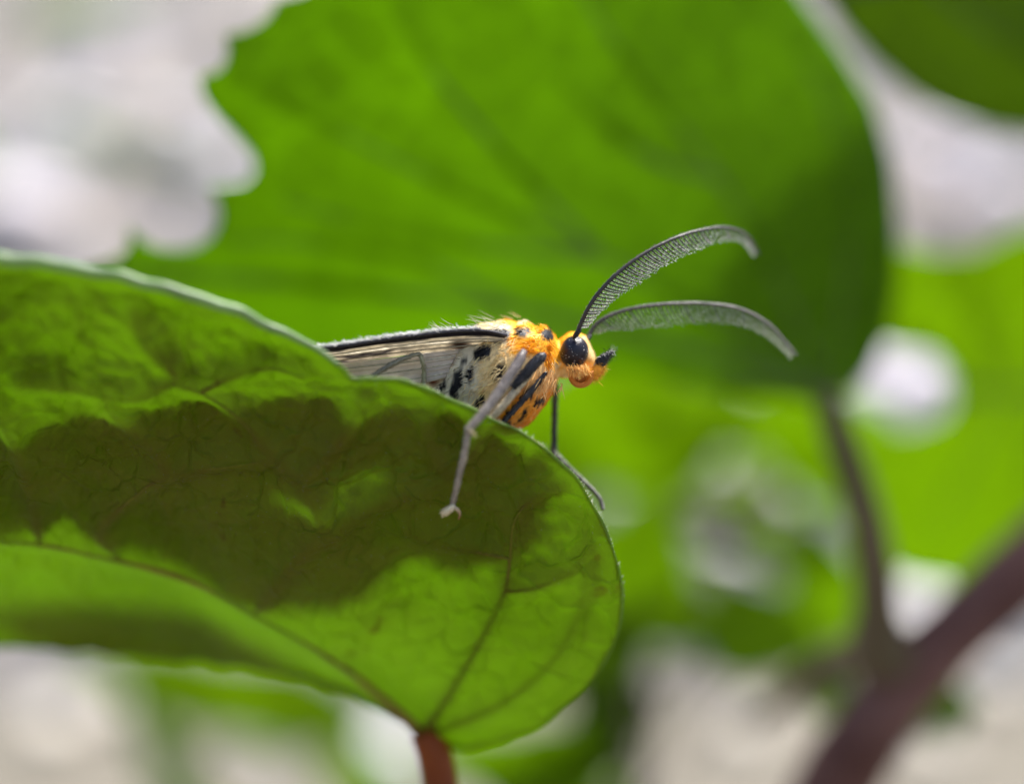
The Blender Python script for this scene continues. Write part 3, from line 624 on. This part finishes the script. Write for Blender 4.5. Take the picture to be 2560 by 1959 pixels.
    # long hairs: back tufts, chin tuft, cheek tufts
    def tuft(name, n, pts, spread, dvec, L0, L1, c, wd=.0013, k0=None):
        pts = np.array(pts, float); i = rng.integers(0, len(pts), n); r = Pn(pts[i]) + rng.normal(0, spread, (n, 3)); dd = np.array(dvec, float)[None] + rng.normal(0, .22, (n, 3))
        V, ff, c3 = blades(r, dd, rng.uniform(L0, L1, n), wd, np.clip(np.array(c)[None] * rng.uniform(.7, 1.25, (n, 1)), 0, .95), rng.normal(0, .15, (n, 3)))
        t = link(name, mesh(V, ff, name, c3), o, M['fur'], smooth=False); t['kind'] = 'stuff'
    tuft('back_tuft', 20, [(1215, 812, 1.0), (1240, 806, 1.02), (1262, 806, 1.03), (1200, 815, 1.01)], .012, (-1, 0, .28), .05, .10, WHT * .6)
    tuft('back_tuft', 14, [(1300, 806, 1.03), (1325, 812, 1.03), (1280, 805, 1.03)], .01, (-.9, 0, .35), .04, .075, CRM * .6)
    tuft('back_tuft', 26, [(1130, 822, 1.0), (1100, 826, 1.0)], .01, (-.8, 0, .5), .02, .06, WHT * .6)
    tuft('collar_tuft', 130, [(1352, 824, 1.02), (1345, 850, 1.0), (1340, 868, .995), (1330, 872, .995), (1320, 866, .995)], .012, (-.9, -.1, -.1), .025, .05, OR, .0018)
    tuft('neck_tuft', 160, [(1374, 862, 1.008), (1370, 885, 1.004), (1370, 905, 1.003)], .010, (.35, -.15, -.75), .02, .045, OR * .95, .0018)
    tuft('cheek_tuft', 420, [(1432, 921, 1.004), (1442, 923, 1.004), (1452, 922, 1.004), (1422, 919, 1.005), (1462, 918, 1.006)], .007, (.3, -.2, -.95), .018, .036, OR * .55 + CRM * .45, .0016)
    tuft('chest_tuft', 240, [(1372, 935, 1.003), (1360, 950, 1.0), (1382, 955, 1.01), (1350, 930, .998), (1340, 945, .998)], .018, (-.25, -.1, -.9), .03, .06, CRM * .6 + ORD * .35, .002)
    tuft('chest_tuft', 260, [(1262, 880, .99), (1240, 900, .99), (1225, 925, .99), (1245, 955, .99), (1225, 970, .995), (1200, 985, 1.0), (1270, 905, .99)], .03, (-.55, -.15, -.55), .022, .045, CRM, .0018)
    return o
body = moth_body()
def eyes():
    for s in (-1, 1):
        c = P(1433, 881, KC) + np.array((0, s * .094, 0))
        e = ellipsoid('compound_eye', c, ((0, 1, 0), (.2, 0, 1), (1, 0, -.2)), (.060, .0665, .0585), M['eye'], moth, 32, 44)
        if s < 0:
            # rim of pale scales and stray flakes stuck to the eye
            n = 34; u = rng.normal(size=(n, 3)); u[:, 1] = -np.abs(u[:, 1]) - .4; u /= np.linalg.norm(u, axis=1)[:, None]
            r = c + u * np.array((.0585, .060, .0665))
            dd = np.cross(u, rng.normal(size=(n, 3)) * .4 + np.array((0, 0, 1))); 
            V, f, cc = blades(r + u * .001, dd, rng.uniform(.004, .009, n), .0012, np.tile((.8, .78, .76), (n, 1)))
            fl = link('flakes', mesh(V, f, 'flakes', cc), e, M['comb'], smooth=False); fl['kind'] = 'stuff'
eyes()
def antenna(pts, name, comb_len, tooth_c, cil_c, shaft_c, n_cil, comb_depth):
    n = 160; q = spline(pts, n); path = Pn(q)
    sc = np.tile(np.array(shaft_c[0]), (n, 1)) * np.linspace(1, 0, n)[:, None] + np.array(shaft_c[1])[None] * np.linspace(0, 1, n)[:, None]
    a = tube('antenna', path, prof([(0, .0085), (.3, .0075), (.8, .006), (1, .004)], n), M['leg'], moth, 10, colors=sc, bump=.0005)
    ellipsoid('antenna_base', path[0] + (path[0] - path[4]) * .15, (path[4] - path[0], (0, 1, 0), (1, 0, .4)), (.024, .018, .018), M['black'], a, 12, 16)
    T = np.gradient(path, axis=0); T /= np.linalg.norm(T, axis=1)[:, None]
    side = np.cross((0, 1, 0), T); side /= np.linalg.norm(side, axis=1)[:, None]      # in the plane of the antenna, to its lower side
    if side[40][2] > 0: side = -side
    nt_ = 54; V, F, C = [], [], []; off = 0; R, Dd, LL, CC = [], [], [], []
    for row, dep in ((0, -comb_depth), (1, comb_depth * 1.6)):
        for t in np.linspace(.035, .985, nt_):
            i = int(t * (n - 1)); L = np.interp(t, [0, .05, .12, .3, .6, .8, .93, 1], comb_len) * U * q[i, 2] * (1 if row == 0 else .92) * rng.uniform(.95, 1.05)
            d0 = side[i] + T[i] * .28 + np.array((0, dep, 0)); d0 /= np.linalg.norm(d0)
            s = np.linspace(0, 1, 6)[:, None]; p = path[i] + d0 * s * L + T[i] * (s ** 2) * L * .22
            v, f = tube_vf(p, np.linspace(.0033, .0013, 6), 5); F += [tuple(j + off for j in ff) for ff in f]; V.append(v); off += len(v); C.append(np.tile(tooth_c, (len(v), 1)))
            m = n_cil
            for sg in (-1, 1):
                ss = rng.uniform(.08, 1, m); R.append(path[i] + d0 * ss[:, None] * L + T[i] * (ss[:, None] ** 2) * L * .22)
                Dd.append(T[i][None] * sg + d0[None] * .45 + rng.normal(0, .15, (m, 3))); LL.append(rng.uniform(.007, .012, m))
    o = link('comb', mesh(np.vstack(V), F, 'comb', np.vstack(C)), a, M['leg']); o['kind'] = 'stuff'
    R, Dd, LL = np.vstack(R), np.vstack(Dd), np.concatenate(LL)
    v, f, c = blades(R, Dd, LL, .0009, np.tile(cil_c, (len(R), 1)) * rng.uniform(.85, 1.1, (len(R), 1)))
    h = link('cilia', mesh(v, f, 'cilia', c), a, M['comb'], smooth=False); h['kind'] = 'stuff'
    # short bristles along the back of the shaft
    m = 300; i = rng.integers(0, n - 1, m); v, f, c = blades(path[i] - side[i] * .006, -side[i] + T[i] * .8 + rng.normal(0, .3, (m, 3)), rng.uniform(.004, .011, m), .0008, np.tile((.3, .26, .24), (m, 1)))
    h = link('bristles', mesh(v, f, 'b', c), a, M['comb'], smooth=False); h['kind'] = 'stuff'
    return a
antenna([(1443, 832, 1.01), (1455, 803, 1.008), (1472, 768, 1.005), (1500, 728, 1.003), (1545, 682, 1.003), (1610, 634, 1.008), (1690, 594, 1.018), (1765, 573, 1.035), (1825, 570, 1.055), (1868, 590, 1.075), (1897, 636, 1.09)],
        'near', [12, 26, 40, 60, 54, 36, 22, 14], (.035, .026, .024), (.9, .9, .88), ((.03, .022, .02), (.10, .09, .09)), 24, .25)
antenna([(1470, 845, 1.032), (1484, 818, 1.034), (1510, 796, 1.035), (1550, 779, 1.037), (1610, 766, 1.038), (1690, 759, 1.040), (1770, 759, 1.044), (1850, 772, 1.049), (1915, 805, 1.057), (1960, 850, 1.065), (1990, 888, 1.070)],
        'far', [16, 34, 52, 62, 50, 34, 22, 16], (.07, .07, .05), (.78, .82, .70), ((.05, .04, .038), (.26, .24, .22)), 15, .10)
def palps():
    for kk, s in ((1.018, 0), (1.055, 4)):
        p = spline([P(1458, 935, kk), P(1474 + s, 938, kk - .003), P(1490 + s, 928, kk - .004), P(1498 + s, 910, kk - .004)], 24)
        a = tube('labial_palp', p, prof([(0, .018), (.5, .025), (.85, .022), (1, .014)], 24), M['body'], moth, 14, colors=np.tile(ORD * .7 + OR * .3, (24, 1)))
        p2 = spline([P(1492 + s, 918, kk - .004), P(1503 + s, 903, kk - .004), P(1516 + s, 890, kk - .004), P(1531 + s, 877, kk - .004)], 24)
        tube('palp_tip', p2, prof([(0, .012), (.2, .023), (.55, .021), (.85, .011), (1, .003)], 24), M['black'], a, 14, bump=.0012)
        n = 520; i = rng.integers(0, 24, n); r = p[i] + rng.normal(0, .012, (n, 3)); d = np.gradient(p, axis=0)[i] * 40 + rng.normal(0, .5, (n, 3)) + np.array((.3, -.3, -.5))
        V, f, c = blades(r, d, rng.uniform(.012, .03, n), .0014, np.clip((OR * .75 + CRM * .1)[None] * rng.uniform(.7, 1.2, (n, 1)), 0, .9))
        h = link('palp_hairs', mesh(V, f, 'ph', c), a, M['fur'], smooth=False); h['kind'] = 'stuff'
        n = 90; i = rng.integers(0, 22, n); r = p2[i] + rng.normal(0, .011, (n, 3)); d = np.gradient(p2, axis=0)[i] * 60 + rng.normal(0, .35, (n, 3))
        cc = np.where(rng.random((n, 1)) < .18, .5, .012) * np.ones((n, 3)); V, f, c = blades(r, d, rng.uniform(.012, .026, n), .0017, cc)
        h = link('palp_hairs', mesh(V, f, 'ph', c), a, M['fur'], smooth=False); h['kind'] = 'stuff'
palps()
def proboscis():
    n = 150; t = np.linspace(0, 1, n); ang = math.radians(20) - t * 2 * math.pi * 1.9; r = (28 - 20 * t)
    cx, cy = 1450, 938
    path = Pn(np.c_[cx + r * np.cos(ang), cy - r * np.sin(ang), 1.010 + .006 * t])
    c = np.tile(srgb(196, 118, 42), (n, 1)) * (1 - t[:, None] * .55)
    o = tube('proboscis', path, prof([(0, .0125), (.5, .0105), (1, .005)], n), M['body'], moth, 12, colors=c)
proboscis()
def leg(name, segs, label=None, claw=None):
    """segments: (points, radius profile, colour) - first is the part, the others hang under it"""
    first = None
    for i, (nm, pts, rp, c, fz) in enumerate(segs):
        n = 40; p = spline([P(*q) for q in pts], n); t = np.linspace(0, 1, n)[:, None]
        cc = np.asarray(c[0])[None] * (1 - t) + np.asarray(c[1])[None] * t
        o = tube(name if first is None else nm, p, prof(rp, n), M['leg'], moth if first is None else first, 16, colors=cc, bump=.0008)
        if first is None: first = o
        if fz:
            m = fz; j = rng.integers(0, n - 1, m); T = np.gradient(p, axis=0); T /= np.linalg.norm(T, axis=1)[:, None]
            u = np.cross(T[j], rng.normal(size=(m, 3))); u /= np.linalg.norm(u, axis=1)[:, None]; rr = prof(rp, n)[j][:, None]
            V, f, c2 = blades(p[j] + u * rr * .96, T[j] + u * .28, rng.uniform(.008, .02, m), .0014, np.clip(cc[j] * rng.uniform(.7, 1.35, (m, 1)), 0, .9))
            h = link('leg_scales', mesh(V, f, 'ls', c2), first, M['fur'], smooth=False); h['kind'] = 'stuff'
    return first
GRY, LIL, PAL, DRK = srgb(118, 108, 106), srgb(158, 148, 138), srgb(205, 192, 165), np.array((.022, .022, .028))
# near foreleg, reaching over the leaf margin on to its underside
l1 = leg('leg', [('femur', [(1311, 877, .975), (1290, 915, .968), (1262, 958, .962), (1225, 1010, .955), (1192, 1050, .95), (1172, 1070, .949)], [(0, .012), (.08, .019), (.5, .0195), (.9, .015), (1, .013)], (GRY * .85, LIL), 700),
                 ('tarsus', [(1172, 1066, .949), (1163, 1120, .952), (1152, 1170, .958), (1142, 1215, .965), (1131, 1262, .974)], [(0, .014), (.1, .0115), (.3, .0105), (.33, .012), (.6, .0105), (.63, .0118), (1, .009)], (LIL, LIL * .9), 420),
                 ('spur', [(1170, 1068, .948), (1180, 1078, .946), (1187, 1088, .946)], [(0, .007), (1, .002)], (PAL, CRM), 20),
                 ('foot', [(1136, 1262, .972), (1124, 1272, .972), (1112, 1280, .974), (1106, 1284, .976)], [(0, .009), (.4, .015), (.7, .014), (1, .006)], (PAL * 1.1, PAL * 1.2), 160),
                 ('claw', [(1128, 1264, .972), (1142, 1272, .972), (1150, 1284, .975), (1146, 1298, .979)], [(0, .009), (.5, .0055), (1, .0015)], (PAL * .7, srgb(150, 100, 50)), 0)])
# second near leg folded against the chest
l2 = leg('leg', [('femur', [(1362, 885, .985), (1340, 905, .981), (1310, 938, .978), (1282, 968, .976)], [(0, .010), (.1, .020), (.6, .021), (1, .012)], (DRK, DRK * 1.2), 500),
                 ('tibia', [(1336, 918, .984), (1300, 962, .979), (1260, 1010, .974), (1232, 1042, .973)], [(0, .010), (.2, .0145), (.8, .014), (1, .010)], (PAL * .8, PAL * .85), 600),
                 ('tibia', [(1300, 925, .989), (1265, 975, .984), (1232, 1022, .98), (1215, 1048, .978)], [(0, .008), (.3, .012), (1, .008)], (CRM * .5, CRM * .6), 300)])
l2b = leg('leg', [('femur', [(1365, 930, .995), (1330, 975, .991), (1290, 1020, .988), (1258, 1055, .986)], [(0, .006), (.3, .011), (1, .009)], (DRK, DRK), 200)])
# far foreleg, standing behind the right margin
l3 = leg('leg', [('femur', [(1389, 960, 1.06), (1387, 1010, 1.06), (1386, 1070, 1.06), (1385, 1110, 1.06), (1384, 1134, 1.06)], [(0, .013), (.5, .0125), (.85, .012), (.95, .017), (1, .012)], (srgb(70, 72, 64), srgb(45, 46, 44)), 160),
                 ('tarsus', [(1384, 1130, 1.058), (1412, 1158, 1.052), (1444, 1188, 1.046), (1478, 1220, 1.04), (1500, 1246, 1.036), (1508, 1274, 1.032)], [(0, .012), (.3, .010), (1, .007)], (srgb(66, 68, 60), srgb(110, 108, 100)), 120)])
# middle leg bent below the wing
l4 = leg('leg', [('tibia', [(925, 945, .978), (960, 922, .98), (1000, 900, .983), (1035, 887, .986), (1050, 885, .988)], [(0, .009), (.5, .010), (1, .008)], (srgb(120, 114, 96), srgb(150, 144, 122)), 160),
                 ('femur', [(1050, 885, .988), (1057, 905, .99), (1060, 930, .995), (1062, 975, 1.0), (1090, 1010, 1.01)], [(0, .008), (1, .010)], (srgb(170, 166, 142), srgb(150, 146, 124)), 120)])
# hind leg standing on the leaf behind the margin
l5 = leg('leg', [('tibia', [(1120, 1040, 1.05), (1020, 1040, 1.03), (950, 1060, 1.0), (930, 1110, .99)], [(0, .010), (1, .007)], (GRY, GRY), 0)])
def wings():
    def sheet(name, A, B, nu, nv, cf, thick, veins, bow):
        a, b = spline(A, nu), spline(B, nu); s = np.linspace(0, 1, nv)[None, :, None]
        g = a[:, None] * (1 - s) + b[:, None] * s; V = Pn(g.reshape(-1, 3))
        uu = np.repeat(np.linspace(0, 1, nu), nv); vv = np.tile(np.linspace(0, 1, nv), nu)
        V[:, 2] += bow * np.sin(vv * math.pi) * np.sin(uu * math.pi) + .0035 * np.sin(vv * 40) * (1 - uu * .5)
        x = g[..., 0].ravel()
        o = link(name, mesh(V, grid_faces(nu, nv), name, cf(uu, vv, x)), moth, M['hind' if name == 'hindwing' else 'wing'])
        so = o.modifiers.new('thickness', 'SOLIDIFY'); so.thickness = thick; so.offset = 0
        for (v0, v1, r, c) in veins:
            n = 60; w_ = np.linspace(v0, v1, n)[:, None]; pth = Pn(a[::max(1, nu // n)][:n] * (1 - w_[:len(a[::max(1, nu // n)][:n])]) + b[::max(1, nu // n)][:n] * w_[:len(b[::max(1, nu // n)][:n])])
            u_ = np.linspace(0, 1, len(pth)); pth[:, 2] += bow * np.sin(w_[:len(pth), 0] * math.pi) * np.sin(u_ * math.pi) - .004
            tube('wing_vein', pth, np.linspace(r, r * .4, len(pth)), M['leg'], o, 8, colors=np.tile(c, (len(pth), 1)))
        return o
    dk, gy, lt = srgb(56, 52, 60), srgb(198, 190, 174), srgb(240, 234, 222)
    def fw(u, v, x):
        c = np.tile(gy, (len(u), 1)); 
        def mixin(cc, w):
            nonlocal c; w = np.clip(w, 0, 1)[:, None]; c = c * (1 - w) + cc * w
        wob = .04 * np.sin(x / 31.) + .025 * np.sin(x / 11.)
        mixin(lt, np.clip(1 - np.abs(v - .52 + wob) / .10, 0, 1) * .9)
        mixin(dk * 1.6, np.clip(1 - np.abs(v - .70 + wob) / .09, 0, 1) * np.clip((1080 - x) / 120, 0, 1))
        mixin(dk * 2.2, np.clip(1 - np.abs(v - .92 + wob) / .10, 0, 1) * np.clip((1000 - x) / 150, 0, 1))
        mixin(srgb(90, 74, 66), np.clip(1.4 - np.hypot((x - 1150) / 26., (v - .75) / .3), 0, 1))
        mixin(dk, np.clip((.40 + wob * .6 - v) / .07, 0, 1))
        return c
    sheet('forewing', [(1268, 836, .985), (1215, 824, .982), (1124, 826, .98), (979, 843, .976), (796, 869, .973), (500, 892, .975), (200, 902, .985), (0, 908, 1.0), (-80, 914, 1.02)],
          [(1250, 858, .998), (1215, 866, 1.005), (1124, 876, 1.008), (979, 893, 1.012), (851, 911, 1.02), (560, 950, 1.055), (300, 965, 1.09), (80, 950, 1.085), (-80, 918, 1.03)], 160, 48, fw, .004,
          [(.0, .0, .006, dk), (.46, .5, .005, gy * .6), (.6, .66, .004, gy * .5), (.8, .8, .004, gy * .5)], .01)
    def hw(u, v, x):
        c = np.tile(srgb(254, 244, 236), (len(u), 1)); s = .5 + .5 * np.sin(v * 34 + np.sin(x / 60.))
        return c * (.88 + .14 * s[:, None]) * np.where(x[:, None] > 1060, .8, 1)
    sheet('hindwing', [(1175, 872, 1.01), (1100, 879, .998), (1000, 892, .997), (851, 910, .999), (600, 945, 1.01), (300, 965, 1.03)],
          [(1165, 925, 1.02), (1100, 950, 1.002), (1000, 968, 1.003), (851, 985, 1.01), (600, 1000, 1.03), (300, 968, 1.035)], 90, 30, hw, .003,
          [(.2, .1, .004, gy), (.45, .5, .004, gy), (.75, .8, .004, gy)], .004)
    # the far pair, seen only above the back and by its shadow
    sheet('forewing', [(1268, 830, 1.085), (1215, 822, 1.09), (979, 850, 1.13), (796, 880, 1.135), (600, 900, 1.13), (420, 912, 1.11), (280, 915, 1.08)],
          [(1250, 825, 1.07), (1215, 822, 1.05), (979, 850, 1.03), (796, 878, 1.03), (560, 900, 1.035), (380, 912, 1.04), (260, 916, 1.06)], 90, 24, lambda u, v, x: fw(u, v, x), .004, [(.0, .0, .012, dk)], .01)
    # pale hairs along the upper edge, their whitish colour painting its sunlit rim
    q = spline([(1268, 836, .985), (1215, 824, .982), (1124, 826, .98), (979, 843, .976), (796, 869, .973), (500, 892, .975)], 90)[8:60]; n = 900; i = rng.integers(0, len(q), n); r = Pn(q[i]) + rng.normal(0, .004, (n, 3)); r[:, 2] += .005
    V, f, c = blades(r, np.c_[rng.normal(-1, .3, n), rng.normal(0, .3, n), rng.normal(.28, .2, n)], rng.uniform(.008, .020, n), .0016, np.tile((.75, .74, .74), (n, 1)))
    return V, f, c
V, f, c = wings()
h = link('sunlit_rim_hairs', mesh(V, f, 'wf', c), moth, M['fur'], smooth=False); h['kind'] = 'stuff'
